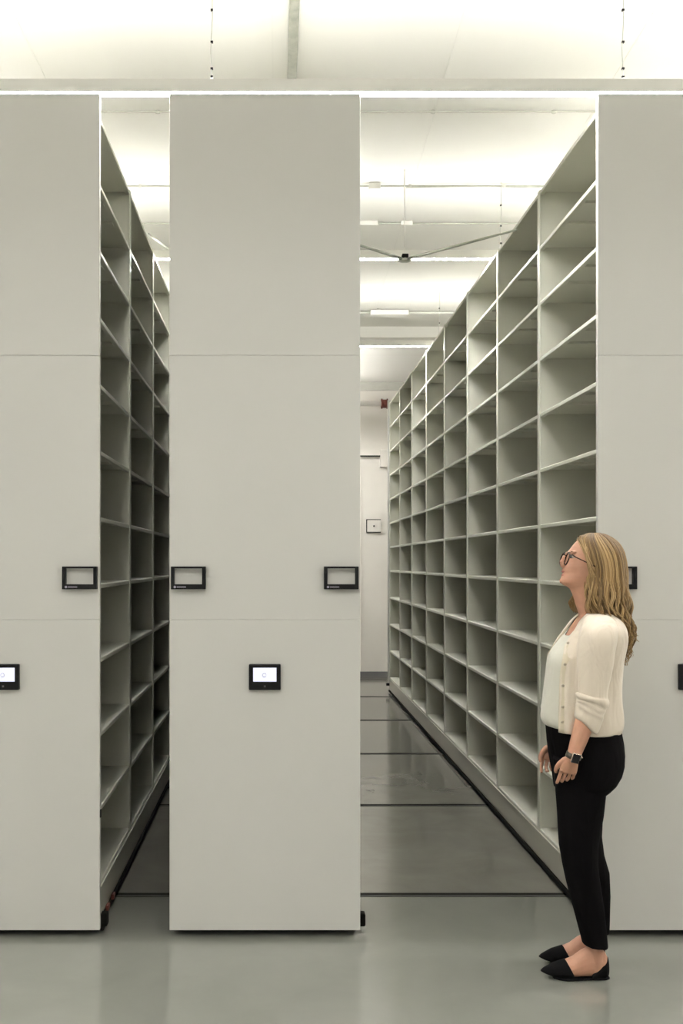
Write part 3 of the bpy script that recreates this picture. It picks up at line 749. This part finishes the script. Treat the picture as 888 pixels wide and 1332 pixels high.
hm = bpy.data.materials.new('hair_strands'); hm.use_nodes = True; nt = hm.node_tree; b_ = nt.nodes['Principled BSDF']
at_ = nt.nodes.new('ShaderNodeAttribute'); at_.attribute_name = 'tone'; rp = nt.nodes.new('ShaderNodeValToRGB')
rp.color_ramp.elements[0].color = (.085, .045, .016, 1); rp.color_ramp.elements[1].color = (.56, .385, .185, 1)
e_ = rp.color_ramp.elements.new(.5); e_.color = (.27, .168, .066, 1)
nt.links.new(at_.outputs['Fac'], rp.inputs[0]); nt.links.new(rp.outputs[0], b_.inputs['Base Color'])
b_.inputs['Roughness'].default_value = .42; b_.inputs['Specular IOR Level'].default_value = .5
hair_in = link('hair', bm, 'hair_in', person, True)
rnd = random.Random(11)
verts, faces, tones = [], [], []
def strand(path, r0, r1, tone, rt=0.0):
    n = 5; m = len(path); base = len(verts)
    for i, p in enumerate(path):
        t = (path[min(i+1, m-1)]-path[max(i-1, 0)]).normalized(); a = t.cross(Vector((.3, .9, .2))).normalized(); b = t.cross(a)
        f = i/(m-1); r = (r0*min(1, .5+4*f))*(1-f)**.0+(r1-r0)*f**3
        for k in range(n):
            u = 2*PI*k/n; verts.append(p+a*r*math.cos(u)+b*r*math.sin(u))
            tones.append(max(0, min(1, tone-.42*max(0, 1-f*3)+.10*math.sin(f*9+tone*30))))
    for i in range(m-1):
        for k in range(n):
            j = (k+1) % n; q = base+i*n; faces.append((q+k, q+j, q+n+j, q+n+k))
LK = 46
for L in range(LK):
    tl = -PI+2*PI*(L+.5)/LK
    ct = math.cos(tl); phase = rnd.uniform(0, 6.28); amp = rnd.uniform(.5, 1.1); freq = rnd.uniform(.105, .14); tb = rnd.uniform(.32, .72); lr = rnd.uniform(.93, 1.03)
    for s_ in range(38):
        t = tl+rnd.uniform(-.6, .6)*2*PI/LK*1.5
        if abs(((t+PI) % (2*PI))-PI) < .42: continue
        c2 = math.cos(t); rho = rnd.uniform(.90, 1.0)*lr
        if c2 > -.15:
            end = rnd.uniform(788, 801) if math.sin(t) > 0 else rnd.uniform(784, 799)
        else: end = rnd.uniform(815, 866) if rnd.random() < .75 else rnd.uniform(795, 830)
        path = []
        M_ = 26
        for i in range(M_):
            f = i/(M_-1); y = 693.4+(end-693.4)*(f**1.25)
            g_ = max(0, min(1, (y-740)/60))
            tt = t+(tl-t)*g_*.7
            p = hair_pt(tt, rho, y)
            w = amp*.013*g_; ph = 2*PI*(EYE+.1-p.z)/freq+phase
            p.x += w*math.sin(ph); p.y += w*.7*math.cos(ph)
            if c2 > -.15 and y > 785: p.x += (y-785)*.0012; p.y -= (y-785)*.0006*math.sin(t)
            path.append(p)
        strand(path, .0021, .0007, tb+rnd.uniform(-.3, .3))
# stray wisps behind the back
for k in range(16):
    a = hair_pt(PI*.86+rnd.uniform(-.2, .1), 1, rnd.uniform(795, 812)); e = P(rnd.uniform(822, 831), rnd.uniform(822, 848), DW-.05)
    if k % 3 == 0: e = P(rnd.uniform(818, 824), rnd.uniform(846, 858), DW-.05)
    path = [a.lerp(e, i/9)+Vector((-.012*math.sin(PI*i/9), 0, -.012*math.sin(PI*i/9))) for i in range(10)]
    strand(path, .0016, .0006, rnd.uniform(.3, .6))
# swept strands over the temple
for k in range(60):
    s = 1 if k < 34 else -1
    a = P(rnd.uniform(748, 765), rnd.uniform(695, 703), DW); a.y = DW-s*rnd.uniform(.01, .035)
    if s < 0: a.x += .012
    e = P(rnd.uniform(757, 766), rnd.uniform(736, 752), DW); e.y = DW-s*rnd.uniform(.084, .094)
    m_ = P(rnd.uniform(749.5, 754), rnd.uniform(710, 718), DW); m_.y = DW-s*rnd.uniform(.064, .076)
    if s < 0: m_.x += .030; e.x += .03
    path = []
    for i in range(12):
        f = i/11; path.append(a*(1-f)**2+m_*2*f*(1-f)+e*f*f)
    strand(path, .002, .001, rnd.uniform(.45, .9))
me = bpy.data.meshes.new('hair_strands'); me.from_pydata([tuple(v) for v in verts], [], faces)
at = me.attributes.new('tone', 'FLOAT', 'POINT'); at.data.foreach_set('value', tones)
me.materials.append(hm)
for p in me.polygons: p.use_smooth = True
hs = bpy.data.objects.new('strands', me); COL.objects.link(hs); hs.parent = hair_in; hs['kind'] = 'stuff'
hs.matrix_parent_inverse = Matrix.Identity(4)
